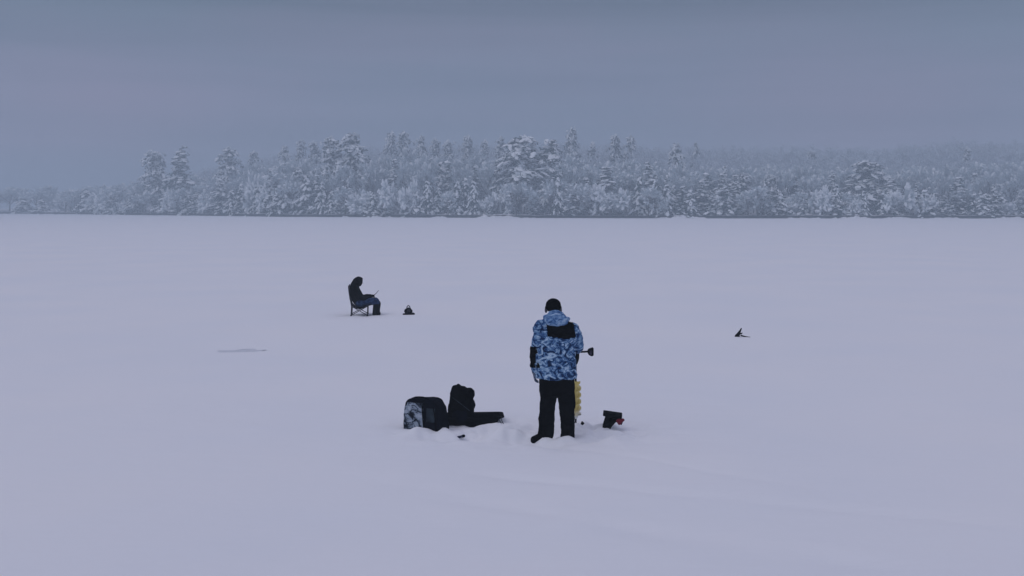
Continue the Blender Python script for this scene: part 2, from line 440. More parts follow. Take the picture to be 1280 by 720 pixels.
def gen_hardwood(seed, h=11.0, w=3.6, lite=False, shrub=False):
    r = np.random.default_rng(seed); tr, cr, sn = Bag(), Bag(), Bag()
    def grow(p, d, L, rad, lvl):
        d = d/np.linalg.norm(d); q = p + d*L
        mx = 3 if lite else 4
        if lvl <= 2: tr.stick(p, q, rad, rad*.7)
        else: cr.ribbon(p, q, .07 if lvl == 3 else .05, r)
        if lvl >= mx:
            for _ in range(8 if lite else 11):
                e = d*.6 + r.normal(size=3)*1.0 + np.array([0, 0, -.1]); e /= np.linalg.norm(e)
                s0 = p + (q-p)*r.random() + r.normal(size=3)*.12; cr.ribbon(s0, s0 + e*r.uniform(.25, .6), .035 if not lite else .055, r)
            if r.random() < (.45 if shrub else (.0 if lite else .10)): sn.lump(q, d, r.uniform(.35, .75), r.uniform(.25, .45), r.uniform(.14, .26), r)
            return
        for _ in range({0: 5, 1: 4, 2: 4, 3: 3}[lvl] if not lite else {0: 4, 1: 4, 2: 3}[lvl]):
            sp = .45 if lvl < 2 else .6
            e = d + r.normal(size=3)*sp*1.15 + np.array([0, 0, .05 if not shrub else -.05])
            grow(p + (q-p)*r.uniform(.55, 1), e, L*r.uniform(.55, .8), rad*.55, lvl+1)
    if shrub:
        for _ in range(6):
            a = r.uniform(0, 6.3); grow(np.array([math.cos(a)*.3, math.sin(a)*.3, 0]), np.array([math.cos(a)*.7, math.sin(a)*.7, 1]), h*.36, .05, 1)
    else:
        grow(np.array([0., 0, 0]), np.array([r.normal()*.05, r.normal()*.05, 1]), h*.34, .17, 0)
        for _ in range(2): grow(np.array([0., 0, h*.2]), np.array([r.normal()*.5, r.normal()*.5, 1]), h*.25, .1, 1)
    return tr, cr, sn

PROTO = {}
def proto(kind, key, bags, crown_mat):
    tr, cr, sn = bags
    allv = np.vstack([np.vstack(b.v) for b in (cr, sn) if b.v] or [np.vstack(tr.v)])
    ext = (np.percentile(allv[:, 0], 98) - np.percentile(allv[:, 0], 2) + np.percentile(allv[:, 1], 98) - np.percentile(allv[:, 1], 2))/2
    hh = np.percentile(allv[:, 2], 99.8)
    cm = Bag(); n0 = 0
    for q in (cr, sn):
        if q.v: cm.add(np.vstack(q.v), [tuple(f) for f in q.f]) if False else (cm.v.append(np.vstack(q.v)), cm.f.extend([[i + cm.n for i in f] for f in q.f]), setattr(cm, 'n', cm.n + q.n))
    me = cm.mesh('crown', crown_mat); me.materials.append(M['tree_snow'])
    me.polygons.foreach_set('material_index', [0]*len(cr.f) + [1]*len(sn.f))
    PROTO.setdefault(kind, []).append((tr.mesh('trunk', M['bark']), me, hh, ext))
for s in range(4): proto('spruce', s, gen_spruce(s+1, 12, 2.2 + .3*(s % 2), .1*s), M['needles'])
for s in range(5): proto('pine', s, gen_pine(s+20, 16, 3.3 + .4*(s % 3), .18 + .08*(s % 3), 34 + 4*s), M['needles'])
for s in range(5): proto('hardwood', s, gen_hardwood(s+40), M['frost'])
for s in range(4): proto('bush', s, gen_hardwood(s+60, 5, 3, shrub=True), M['frost'])
for s in range(3): proto('evergreen_bush', s, gen_spruce(s+80, 5, 2.6, .1), M['needles'])

NAME = dict(spruce='spruce_tree', pine='pine_tree', hardwood='bare_tree', bush='frosted_bush', evergreen_bush='evergreen_bush')
CAT = dict(spruce='spruce tree', pine='pine tree', hardwood='bare tree', bush='bush', evergreen_bush='evergreen bush')
GRP = dict(spruce='snow-laden spruces of the far shore', pine='snow-laden pines of the far shore', hardwood='frosted bare trees of the far shore',
           bush='frosted bushes along the shoreline', evergreen_bush='snow-covered evergreen bushes along the shoreline')
def tree(kind, px, top, wpx, s, label, var=None):
    D = shore_d(px) + s; g = land(px, s) - .15
    zt = H + (HY - top)/F*D; hgt = max(1.0, zt - g); wid = wpx*D/F
    P = PROTO[kind]; tr, cr, hh, ext = P[(var if var is not None else random.randrange(len(P))) % len(P)]
    t = thing(NAME[kind], label, CAT[kind], ((px-640)/F*D, D, g), random.uniform(0, 6.28), GRP[kind])
    sz = hgt/hh; sxy = max(.35*sz, min(2.6*sz, wid/ext)); t.scale = (sxy, sxy, sz)
    for nm, me in (('trunk', tr), ('crown', cr)):
        c = bpy.data.objects.new(nm, me); COL.objects.link(c); c.parent = t
    return t

# trees that stand out in the photograph: px, row of the top, width, metres behind the shoreline
LM = [
 ('pine', 198, 190, 34, 12, 'tall ragged snow-laden pine, left of the pair above the low left shore', 'the tall ragged left pine'),
 ('spruce', 226, 183, 44, 14, 'tall pointed snow-laden spruce, right of the pair standing above the low left shore', 'the tall pointed left spruce'),
 ('pine', 283, 185, 30, 34, 'lone dark-topped pine above paler trees, next tall one right of the left pair', 'the lone dark-topped pine'),
 ('spruce', 340, 211, 20, 10, 'slim white mid-height spruce before paler trees, left of the dark pine clump', 'the slim white spruce'),
 ('pine', 413, 172, 30, 22, 'left and narrower tree of the dense dark pine clump left of centre', 'the narrower dark clump pine'),
 ('pine', 441, 167, 44, 24, 'right and broadest tree of the dense dark pine clump left of centre', 'the broad dark clump pine'),
 ('bush', 453, 243, 34, 5, 'round heavily snowed bush on the shoreline below the dense dark pine clump', 'the round bush below the dark pines'),
 ('spruce', 485, 251, 15, 2, 'tiny white spruce alone at the lake edge right of the dark pines', 'the tiny white shoreline spruce'),
 ('evergreen_bush', 518, 238, 36, 5, 'dark evergreen bush under snow pillows, right of the tiny white shoreline spruce', 'the dark snow-pillowed bush'),
 ('pine', 648, 172, 56, 16, 'widest pine, with heavy drooping white boughs, left of the central pair', 'the widest central pine'),
 ('pine', 683, 176, 40, 20, 'drooping pine joined to the right side of the widest central pine', 'the right-hand central pine'),
 ('spruce', 757, 209, 40, 9, 'broad white spruce amid the bright low stand right of the central pines', 'the broad white bright-stand spruce'),
 ('spruce', 812, 203, 32, 12, 'tallest spruce, ending the bright low stand right of the central pines', 'the tall spruce ending the bright stand'),
 ('pine', 847, 180, 22, 38, 'solitary narrow pine top standing clear above the hazy trees right of the middle', 'the solitary narrow pine'),
 ('evergreen_bush', 903, 234, 44, 6, 'broad evergreen bush with bright snow boughs over a dark hollow at the shoreline', 'the bush over the dark hollow'),
 ('spruce', 906, 208, 16, 22, 'thin spruce tip poking up behind the broad shoreline bush with the dark hollow', 'the thin spruce tip'),
 ('spruce', 970, 238, 27, 4, 'small bright white spruce shaped like a tent on the right part of the shoreline', 'the tent-shaped white spruce'),
 ('evergreen_bush', 1043, 241, 42, 6, 'wide snow-pillowed evergreen bush between the tent-shaped spruce and spreading right-hand pine', 'the wide snow-pillowed bush'),
 ('pine', 1088, 203, 50, 15, 'spreading snow-laden pine, tallest of the right-hand group', 'the spreading right-hand pine'),
 ('spruce', 1114, 224, 36, 8, 'stout snow-covered spruce directly right of the spreading right-hand pine', 'the stout right-hand spruce'),
 ('evergreen_bush', 1155, 238, 38, 6, 'rounded evergreen bush right of the stout right-hand spruce', 'the rounded right-hand bush'),
 ('spruce', 1197, 222, 26, 8, 'narrow dark spruce near the right end of the shoreline', 'the narrow dark right-end spruce'),
 ('evergreen_bush', 1228, 244, 30, 4, 'low white evergreen bush at the far right of the shoreline', 'the low white bush at far right'),
 ('evergreen_bush', 108, 238, 28, 6, 'isolated dark evergreen bush at the far left of the shoreline', 'the isolated far-left bush'),
 ('hardwood', 60, 233, 22, 22, 'faint bare tree fading into mist at the extreme left of the shoreline', 'the faint bare tree at extreme left'),
 ('spruce', 146, 232, 22, 6, 'short dark spruce leading the low clump right of the isolated far-left bush', 'the short dark left spruce'),
]
TIPS = [(319, 190, 14), (357, 184, 16), (374, 177, 14), (394, 179, 18), (487, 167, 15), (507, 166, 18), (526, 171, 14), (547, 176, 14), (561, 178, 16),
        (584, 172, 14), (607, 177, 12), (624, 172, 13), (716, 163, 20), (741, 180, 12), (769, 171, 15), (787, 171, 14), (870, 180, 10), (1017, 190, 12), (1208, 186, 12)]
for k, px, top, w, s, lab, lm in LM: tree(k, px, top, w, s, lab)
ORD = ['first', 'second', 'third', 'fourth', 'fifth', 'sixth', 'seventh', 'eighth', 'ninth', 'tenth', 'eleventh', 'twelfth', 'thirteenth', 'fourteenth',
       'fifteenth', 'sixteenth', 'seventeenth', 'eighteenth', 'nineteenth']
for i, (px, top, w) in enumerate(TIPS):
    tree('pine', px, top - 1, w*1.15, 95 + 25*random.random(), f'hazy pine top poking above the pale wood, {ORD[i]} such tip from the left', i)

# the ordinary trees between them, named by the nearest landmark on their left
def top_front(px): return lerp(px, [0, 45, 120, 180, 250, 330, 420, 470, 560, 640, 720, 860, 960, 1100, 1280], [246, 246, 243, 236, 228, 226, 228, 236, 230, 232, 226, 232, 235, 233, 234])
def top_mid(px): return lerp(px, [130, 200, 260, 330, 400, 470, 560, 640, 720, 800, 900, 1000, 1100, 1280], [234, 221, 216, 208, 202, 196, 190, 199, 198, 205, 208, 206, 205, 202])
fill = []
px = 52.0
while px < 1290:
    if not (70 < px < 95):
        k = random.choices(['bush', 'evergreen_bush', 'spruce', 'hardwood'], [3, 5, 3, 1.5])[0]
        top = top_front(px) + random.uniform(-10, 12)
        if any(abs(px-c) < w*.6 for c, w, _ in SNOWY): top += 9
        top = min(top, 255); w = {'bush': 24, 'evergreen_bush': 22, 'spruce': 19, 'hardwood': 30}[k] * random.uniform(.8, 1.3)
        fill.append((k, px, top, w, random.uniform(2.5, 10), 'shoreline'))
    px += random.uniform(8, 14) if px > 120 else 24
px = 150.0
while px < 1290:
    k = random.choices(['hardwood', 'spruce', 'pine'], [6, 1.6, 1.6] if px < 900 else [6, 1, .7])[0]
    fill.append((k, px, top_mid(px) + random.uniform(4, 16), 34*random.uniform(.8, 1.25) if k == 'hardwood' else 22, random.uniform(14, 30), 'second rank'))
    px += random.uniform(10, 17)
px = 165.0
while px < 1290:
    fill.append(('hardwood', px, top_mid(px) + random.uniform(-5, 8), 40*random.uniform(.8, 1.25), random.uniform(33, 52), 'third rank'))
    px += random.uniform(14, 20)
for px, top, w in [(22, 233, 30), (56, 232, 28), (82, 236, 28), (108, 233, 32), (128, 231, 30), (150, 229, 34), (172, 226, 34), (-6, 240, 30), (12, 236, 34), (30, 243, 26), (46, 238, 30), (74, 244, 26), (88, 238, 30), (97, 247, 20), (124, 244, 24), (134, 238, 26), (158, 234, 26), (168, 240, 24)]:
    fill.append(('hardwood' if w > 27 else ('bush' if int(px) % 3 else 'evergreen_bush'), px, top, w*1.15, random.uniform(4, 22), 'second rank'))
lms = sorted([(l[1], l[6]) for l in LM if l[5] and l[1] != 58 and l[1] != 906])
cnt = {}
WORD = dict(bush='frosted bush', evergreen_bush='snow-capped evergreen bush', spruce='snow-laden spruce', pine='snow-laden pine', hardwood='frosted bare tree')
for k, px, top, w, s, rank in sorted(fill, key=lambda f: f[1]):
    left = [l for l in lms if l[0] <= px]
    place = ('right of ' + left[-1][1]) if left else 'left of the isolated far-left bush'
    key = (k, rank, place); cnt[key] = cnt.get(key, 0) + 1
    where = {'shoreline': 'at the shoreline', 'second rank': 'behind the shoreline', 'third rank': 'in the hazy rear'}[rank]
    lab = f'{ORD[cnt[key]-1]} {WORD[k]} {where} {place}'
    if len(lab.replace('-', ' ').split()) > 16: lab = lab.replace(' of the ', ' of ')
    tree(k, px, top, w, s, ' '.join(lab.split()[:22]))

# the hazy wood on the hill behind: one mass
wood = []
for s in range(6):
    tr, cr, sn = gen_hardwood(s+100, 11, 4, lite=True)
    wood.append([(np.vstack(b.v) if b.v else np.zeros((0, 3)), np.array(b.f, dtype=object)) for b in (tr, cr, sn)])
WV = [[], [], []]; WF = [[], [], []]; WN = [0, 0, 0]
def top_wood(px): return lerp(px, [100, 180, 260, 330, 420, 470, 520, 600, 700, 800, 880, 960, 1020, 1060, 1130, 1200, 1280],
                              [262, 232, 212, 198, 188, 184, 180, 182, 180, 182, 184, 186, 184, 188, 184, 176, 178])
s = 58.0
while s < 290:
    px = 120 + random.uniform(0, 10)
    while px < 1330:
        D = shore_d(px) + s; g = land(px, s)
        zt = H + (HY - top_wood(px) - 6*noise.noise((px*.028, s*.02, 1)) - random.uniform(-5, 3) + (s < 120) * 3)/F*D
        hgt = min(16, max(4, zt - g)); hgt = hgt if zt - g < 20 else 15
        if zt - g > 2.5:
            sc_ = hgt/9.5; a = random.uniform(0, 6.28); c_, s_ = math.cos(a), math.sin(a)
            R = np.array([[c_, -s_, 0], [s_, c_, 0], [0, 0, 1]])
            W = random.choice(wood)
            for i in range(3):
                v, f = W[i]
                WV[i].append((v * (sc_*1.05, sc_*1.05, sc_)) @ R.T + ((px-640)/F*D, D, g))
                WF[i].extend([[q + WN[i] for q in ff] for ff in f]); WN[i] += len(v)
        px += 5.5*F/D*random.uniform(.8, 1.3)
    s += random.uniform(14, 22)
allv = []; allf = []; mi = []; off = 0
for i in range(3):
    v = np.vstack(WV[i]); allv.append(v); allf.extend([[q + off for q in f] for f in WF[i]]); mi.extend([i]*len(WF[i])); off += len(v)
me = bpy.data.meshes.new('woodland'); me.from_pydata(np.vstack(allv).tolist(), [], allf); me.update()
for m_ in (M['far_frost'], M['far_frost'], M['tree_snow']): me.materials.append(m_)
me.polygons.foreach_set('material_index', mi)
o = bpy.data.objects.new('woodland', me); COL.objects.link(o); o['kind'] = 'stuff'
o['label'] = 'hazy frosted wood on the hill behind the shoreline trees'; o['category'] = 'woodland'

# ------------------------------------------------------------------ people
def hand(S, w, d, n, side, curl=.5, rs=1.0, sc_=1.0):
    """palm, four fingers, thumb: w wrist, d towards the fingers, n out of the palm, side to the thumb"""
    w = Vector(w); d = Vector(d).normalized(); n = Vector(n); n = (n - d*n.dot(d)).normalized(); t = Vector(side); t = (t - d*t.dot(d) - n*t.dot(n)).normalized()
    k = sc_
    for u in (-.026, -.009, .009, .026):
        S.tube([w + t*u*.6*k, w + d*.05*k + t*u*k, w + d*.088*k + t*u*1.1*k], [.014*rs*k, .015*rs*k, .012*rs*k], seg=10)
    for u, L in ((-.030, .062), (-.010, .074), (.011, .080), (.031, .072)):
        p = w + d*.088*k + t*u*k; P = [p]; a = curl*.5
        for q, f in enumerate((.45, .31, .24)):
            dd = d*math.cos(a) + n*math.sin(a); p = p + dd*L*f*k; P.append(p); a += curl
        S.tube(P, [.0105*rs*k, .010*rs*k, .009*rs*k, .008*rs*k], seg=10)
    p = w + d*.028*k + t*.026*k
    P = [p, p + (t*.75 + d*.55 + n*.3).normalized()*.035*k, p + (t*.65 + d*.75 + n*.5).normalized()*.062*k, p + (t*.45 + d*.9 + n*.75).normalized()*.083*k]
    S.tube(P, [.013*rs*k, .012*rs*k, .0105*rs*k, .009*rs*k], seg=10)

def head(S, c, R, s=1.0):
    """face along local +y"""
    c = Vector(c); g = lambda x, y, z: c + R @ Vector((x*s, y*s, z*s))
    S.ell(c + R @ Vector((0, -.008*s, .025*s)), (.078*s, .098*s, .092*s), R)
    S.ell(g(0, .018, -.045), (.058*s, .068*s, .066*s), R)
    S.ell(g(0, .066, -.088), (.024*s, .02*s, .02*s), R)
    S.tube([g(0, .088, .012), g(0, .106, -.018), g(0, .108, -.032)], [.010*s, .013*s, .014*s], seg=8)
    S.tube([g(-.02, .080, -.060), g(0, .088, -.060), g(.02, .080, -.060)], .007*s, seg=8)
    S.tube([g(-.045, .074, .03), g(0, .088, .033), g(.045, .074, .03)], .011*s, seg=8)
    for k in (-1, 1):
        S.ell(g(k*.031, .078, .006), (.013*s, .010*s, .010*s), R)
        S.ell(g(k*.080, -.004, -.012), (.010*s, .018*s, .030*s), R)

# --- the standing person, back to the camera
P = thing('person', 'standing person seen from behind in blue camouflage jacket, black trousers and black hat', 'person', (PX, PY, gh(PX, PY) - .01))
HC = (-.055, .045, 1.745)
Rh = Matrix.Rotation(math.radians(-14), 3, 'X') @ Matrix.Rotation(math.radians(-8), 3, 'Z')
LW, RW = Vector((-.312, .03, .905)), Vector((.270, .50, 1.15))
b = Solid()
b.loft([(-.0, .0, .80, .16, .11), (0, 0, .95, .165, .115), (0, 0, 1.1, .145, .10), (-.005, 0, 1.28, .17, .115), (-.01, 0, 1.43, .185, .11), (-.015, .0, 1.51, .15, .09), (-.025, .01, 1.57, .07, .06)])
b.tube([(-.03, .005, 1.5), (-.04, .025, 1.60), (-.05, .035, 1.68)], [.066, .058, .056]); head(b, HC, Rh, .98)
b.tube([(-.17, 0, 1.47), (-.275, -.01, 1.20), LW], [.052, .042, .028]); b.tube([(.16, 0, 1.47), (.27, .12, 1.21), RW], [.052, .042, .028])
b.tube([(-.10, 0, .88), (-.13, .02, .48), (-.135, 0, .10)], [.09, .06, .042]); b.tube([(.10, 0, .88), (.13, .02, .48), (.14, 0, .10)], [.09, .06, .042])
b.tube([(-.135, .0, .07), (-.20, -.03, .04), (-.26, -.06, .03)], [.042, .038, .026]); b.tube([(.14, -.03, .07), (.15, .08, .05), (.16, .15, .04)], [.042, .038, .028])
hand(b, LW, (.05, .12, -1), (1, 0, 0), (0, 1, .1), .45); hand(b, RW, (-.5, .8, -.1), (0, .1, -1), (-.9, -.4, 0), 1.0)
b.remesh('body', .008, M['skin'], P, 2)

def wr(p, a=.010):
    return a * (1.1*N((p.x*1.0, p.y, p.z*1.6), 7) + .8*N((p.x, p.y, p.z*2.2 + p.x*.8), 15)) - .007*max(0, 1 - abs(N((p.x*.9, p.y*.9, p.z*2.0 - p.x), 6))*7)
j = Solid()
j.loft([(-.018, .0, .812, .274, .182), (-.018, 0, .835, .282, .186), (-.015, 0, .93, .272, .182), (-.01, 0, 1.06, .258, .172), (-.005, 0, 1.2, .252, .165), (0, 0, 1.33, .255, .165),
        (-.002, -.005, 1.44, .252, .155), (-.005, -.005, 1.51, .215, .135), (-.02, 0, 1.57, .15, .11), (-.035, .01, 1.625, .10, .09)], p=2.3)
j.tube([(-.215, 0, 1.475), (-.262, -.02, 1.32), (-.288, -.025, 1.17), (-.298, .0, 1.03), (-.305, .02, .93)], [.094, .088, .078, .066, .058])
j.tube([(.205, 0, 1.47), (.262, .05, 1.33), (.282, .12, 1.215), (.285, .26, 1.175), (.278, .42, 1.155)], [.094, .088, .080, .066, .056])
j.tube([(-.29, -.03, 1.49), (-.24, -.06, 1.545), (-.15, -.08, 1.575)], [.05, .066, .045])       # gathered cloth over the left shoulder
j.tube([(-.285, -.02, 1.44), (-.25, -.07, 1.40), (-.2, -.11, 1.43)], [.05, .045, .03])
j.tube([(-.28, .0, .825), (-.1, -.165, .82), (.1, -.165, .83), (.24, .0, .845)], .02)            # hem
jacket = j.remesh('jacket', .0105, M['jacket'], P, 2, wr)
extract(jacket, 'back_panel', M['black_cloth'], P, lambda c, n: -.145 < c.x - .03*(1.5-c.z) < .215 + .25*(1.52-c.z)*.6 and 1.375 < c.z + .012*math.sin(c.x*14) < 1.585 and c.y < -.02 and not (c.x < -.10 and c.z > 1.55), .006)
extract(jacket, 'sleeve_panel', M['black_cloth'], P, lambda c, n: c.x < -.262 + .02*math.sin(c.z*40) and .965 < c.z < 1.245 and n.x < -.05 and c.y < .06, .009)
h = Solid()
h.ell((-.035, -.085, 1.635), (.165, .095, .072)); h.tube([(-.165, .02, 1.60), (-.12, -.11, 1.60), (-.02, -.165, 1.585), (.08, -.12, 1.60), (.13, .02, 1.61)], [.035, .055, .06, .055, .04])
h.tube([(-.11, .03, 1.64), (-.09, -.06, 1.69), (-.03, -.10, 1.70), (.03, -.06, 1.69), (.04, .04, 1.64)], [.03, .04, .045, .04, .03])
h.remesh('hood', .0105, M['hoodcamo'], P, 2, lambda p: .014*N((p.x, p.y, p.z*2), 11) + .006*N(p, 26))
s_ = Solid(); s_.tube([(.12, -.125, 1.585), (.17, -.11, 1.57), (.215, -.07, 1.535)], [.014, .017, .015], flat=.6); s_.build('shoulder_strap', M['black_cloth'], P)
k = Solid(); hc = Vector(HC)
k.ell(hc + Rh @ Vector((0, -.010, .040)), (.106, .122, .100), Rh); k.tube([hc + Rh @ Vector((.096*math.cos(a), -.008 + .112*math.sin(a), .012)) for a in np.linspace(0, 2*PI, 17)], .021, sub=1)
k.tube([hc + Rh @ Vector((0, -.08, .0)), hc + Rh @ Vector((0, -.085, -.05))], [.05, .045])
k.remesh('hat', .008, M['knit'], P, 2, lambda p: .003*N(p, 40))
for sg in (-1, 1):
    e = Solid(); e.ell(hc + Rh @ Vector((sg*.100, -.012, -.022)), (.018, .026, .036), Rh); e.build('ear_flap', M['ear'], P)
t = Solid()
t.loft([(-.005, 0, .60, .24, .155), (-.005, 0, .68, .245, .16), (-.01, 0, .78, .24, .155), (-.01, 0, .95, .21, .14)], p=2.4)
t.tube([(-.115, 0, .72), (-.135, .015, .48), (-.148, .0, .28), (-.155, -.01, .10), (-.155, -.01, .05)], [.128, .112, .106, .106, .11])
t.tube([(.115, 0, .72), (.125, .015, .48), (.132, .0, .28), (.138, -.01, .10), (.140, -.01, .02)], [.128, .112, .100, .098, .104])
t.remesh('trousers', .0115, M['black_cloth'], P, 2, lambda p: .015*N((p.x, p.y, p.z*1.5), 6) + .004*N((p.x, p.y, p.z*2), 16))
for foot in ([(-.15, .02, .06), (-.205, -.03, .035), (-.275, -.085, .015), (-.325, -.11, .01)], [(.14, -.05, .06), (.145, .02, .05), (.16, .12, .04), (.17, .19, .035)]):
    f = Solid(); f.tube(foot, [.066, .062, .056, .042]); a, c = Vector(foot[0]), Vector(foot[-1])
    f.tube([a + Vector((0, 0, -.045)), c + Vector((0, 0, -.025))], [.055, .045]); f.tube([a, a + Vector((0, 0, .1))], [.07, .075])
    f.remesh('boot', .009, M['boot'], P, 2, lambda p: .004*N(p, 25))
for w, d, n, sd, cu in ((LW, (.05, .12, -1), (1, 0, 0), (0, 1, .1), .45), (RW, (-.5, .8, -.1), (0, .1, -1), (-.9, -.4, 0), 1.0)):
    g = Solid(); hand(g, w, d, n, sd, cu, 1.35, 1.08); dd = Vector(d).normalized(); g.tube([w - dd*.05, w + dd*.02], [.046, .036])
    g.remesh('glove', .007, M['glove'], P, 1)

# --- the ice auger the person holds
AX, AY = PX + .285, PY + .66
za = gh(AX, AY)
A = thing('ice_auger', 'ice auger with pale yellow spiral blade held upright in front of the standing person', 'ice auger', (AX, AY, za - .13))
s = Solid(); s.tube([(0, 0, .0), (0, 0, 1.0)], .014, sub=1, seg=12); s.build('shaft', M['dark_metal'], A)
V = []; Fc = []; nt_ = 20; turns = 2.5; z0, z1 = .235, .70; R0 = .078
for ph in (0, PI):
    b0 = len(V)
    for i in range(int(nt_*turns)+1):
        a = 2*PI*i/nt_ + ph; z = z0 + (z1-z0)*i/(nt_*turns); r_ = R0 * (1 if z < z1 - .04 else .85)
        for rr, dz in ((.013, .008), (r_, .022), (r_, .004), (.013, -.010)): V.append((rr*math.cos(a), rr*math.sin(a), z + dz))
        if i:
            q = b0 + (i-1)*4
            for e in range(4): Fc.append((q+e, q+(e+1) % 4, q+4+(e+1) % 4, q+4+e))
put('spiral_blade', V, Fc, M['auger'], A)
s = Solid(); s.tube([(0, 0, .215), (0, 0, .70)], .030, sub=1, seg=12); s.build('blade_core', M['auger'], A)
s = Solid(); s.tube([(0, 0, .98), (0, 0, 1.04), (0, 0, 1.16), (0, 0, 1.24)], [.03, .05, .055, .04]); s.tube([(0, 0, 1.12), (-.02, .1, 1.13), (-.02, .15, 1.12)], [.04, .04, .035]); s.remesh('motor_housing', .008, M['black_plastic'], A, 1)
s = Solid(); s.tube([(-.12, -.02, 1.13), (0, -.03, 1.135), (.13, -.03, 1.14), (.19, -.03, 1.145)], [.014, .014, .013, .012]); s.build('handle_bar', M['black_plastic'], A)
s = Solid(); s.rings([[(x, -.03 + y*w, 1.14 + z*hh + dz) for y, z in ((-1, -1), (1, -1), (1, 1), (-1, 1))] for x, w, hh, dz in ((.165, .022, .022, .004), (.185, .036, .044, -.002), (.215, .04, .056, -.004), (.242, .04, .058, .002), (.25, .03, .048, .004))])
g = s.build('grip', M['black_plastic'], A, False); bv = g.modifiers.new('b', 'BEVEL'); bv.width = .008; bv.segments = 2
s = Solid(); s.box((.208, -.0705, 1.136), (.016, .002, .032)); s.build('grip_pad', M['chair_cloth'], A, False)
s = Solid(); s.tube([(-.012, .012, 1.0), (-.004, -.03, .88), (.0, -.02, .72)], .008, seg=8); s.build('cord', M['black_cloth'], A)

# --- the seated person, facing right
G = gh(SX, SY)
Q = thing('person', 'seated person in black hooded coat and blue camouflage trousers holding a short rod', 'person', (SX, SY, G), math.radians(6))
b = Solid()
Rs = Matrix.Rotation(math.radians(-90), 3, 'Z') @ Matrix.Rotation(math.radians(-16), 3, 'X')
b.tube([(-.20, 0, .37), (-.26, 0, .52), (-.29, 0, .70), (-.26, 0, .80)], [.14, .135, .145, .09], flat=.8, up=(1, 0, 0)); b.tube([(-.26, 0, .78), (-.22, 0, .90)], .056)
head(b, (-.19, 0, .965), Rs, .95)
for sg in (-1, 1):
    b.tube([(-.18, sg*.09, .37), (.28, sg*.11, .40), (.31, sg*.11, .10)], [.08, .06, .045]); b.tube([(.29, sg*.11, .06), (.37, sg*.12, .045)], [.04, .03])
    b.tube([(-.27, sg*.17, .75), (-.13, sg*.22, .52), (.12, sg*.09, .555)], [.05, .04, .028]); hand(b, (.12, sg*.09, .555), (.8, -sg*.3, .1), (0, -sg*.5, -.8), (.1, -sg*1, .5), .8)
b.remesh('body', .010, M['skin'], Q, 2)
c = Solid()
c.tube([(-.16, 0, .36), (-.25, 0, .46), (-.30, 0, .62), (-.305, 0, .76), (-.24, 0, .86)], [.175, .18, .185, .17, .10], flat=.78, up=(1, 0, 0))
c.ell((-.03, 0, .42), (.21, .20, .115))
for sg in (-1, 1): c.tube([(-.28, sg*.17, .78), (-.19, sg*.24, .62), (-.09, sg*.23, .52), (.04, sg*.14, .545), (.13, sg*.09, .56)], [.085, .078, .07, .058, .05])
c.remesh('coat', .012, M['black_jacket'], Q, 2, lambda p: .012*N(p, 9))
c = Solid(); c.ell((-.19, 0, .975), (.138, .135, .145)); c.tube([(-.33, 0, .80), (-.31, 0, .88), (-.25, 0, 1.0)], [.12, .12, .10]); c.ell((-.36, 0, .80), (.07, .12, .075))
hd = c.remesh('hood', .011, M['black_jacket'], Q, 2, lambda p: .008*N(p, 12) - (.085 * max(0, 1 - ((p.y/.085)**2 + ((p.z-.955)/.11)**2)) if p.x > -.15 else 0))
c = Solid()
for sg in (-1, 1): c.tube([(-.18, sg*.09, .37), (.05, sg*.10, .395), (.27, sg*.11, .405), (.33, sg*.11, .30)], [.12, .115, .105, .10])
c.remesh('trousers', .012, M['blue_camo'], Q, 2, lambda p: .012*N(p, 9))
for sg in (-1, 1):
    c = Solid(); c.tube([(.325, sg*.11, .32), (.31, sg*.11, .20), (.30, sg*.115, .07)], [.11, .105, .105]); c.tube([(.27, sg*.11, .06), (.38, sg*.12, .045)], [.08, .05])
    c.remesh('boot', .011, M['boot'], Q, 2)
    c = Solid(); hand(c, (.12, sg*.09, .555), (.8, -sg*.3, .1), (0, -sg*.5, -.8), (.1, -sg*1, .5), .8, 1.4, 1.05); c.remesh('glove', .0085, M['black_cloth'], Q, 1)

def w2(rx, ry): # local point of the seated group to world
    a = math.radians(6); return SX + rx*math.cos(a) - ry*math.sin(a), SY + rx*math.sin(a) + ry*math.cos(a)
x, y = w2(.2, 0)
R = thing('fishing_rod', 'short dark fishing rod held tilted upward in the seated person\'s hands', 'fishing rod', (x, y, G + .555), math.radians(6))
s = Solid(); s.tube([(-.12, 0, -.03), (.05, 0, .03)], [.015, .014], sub=1); s.build('grip', M['black_cloth'], R)
s = Solid(); s.tube([(.04, 0, .025), (.10, 0, .075), (.17, 0, .16)], [.010, .008, .005], seg=8); s.build('blank', M['black_plastic'], R)
s = Solid(); s.tube([(.02, -.012, -.005), (.02, .012, -.005)], .022, sub=1); s.build('reel', M['dark_metal'], R)

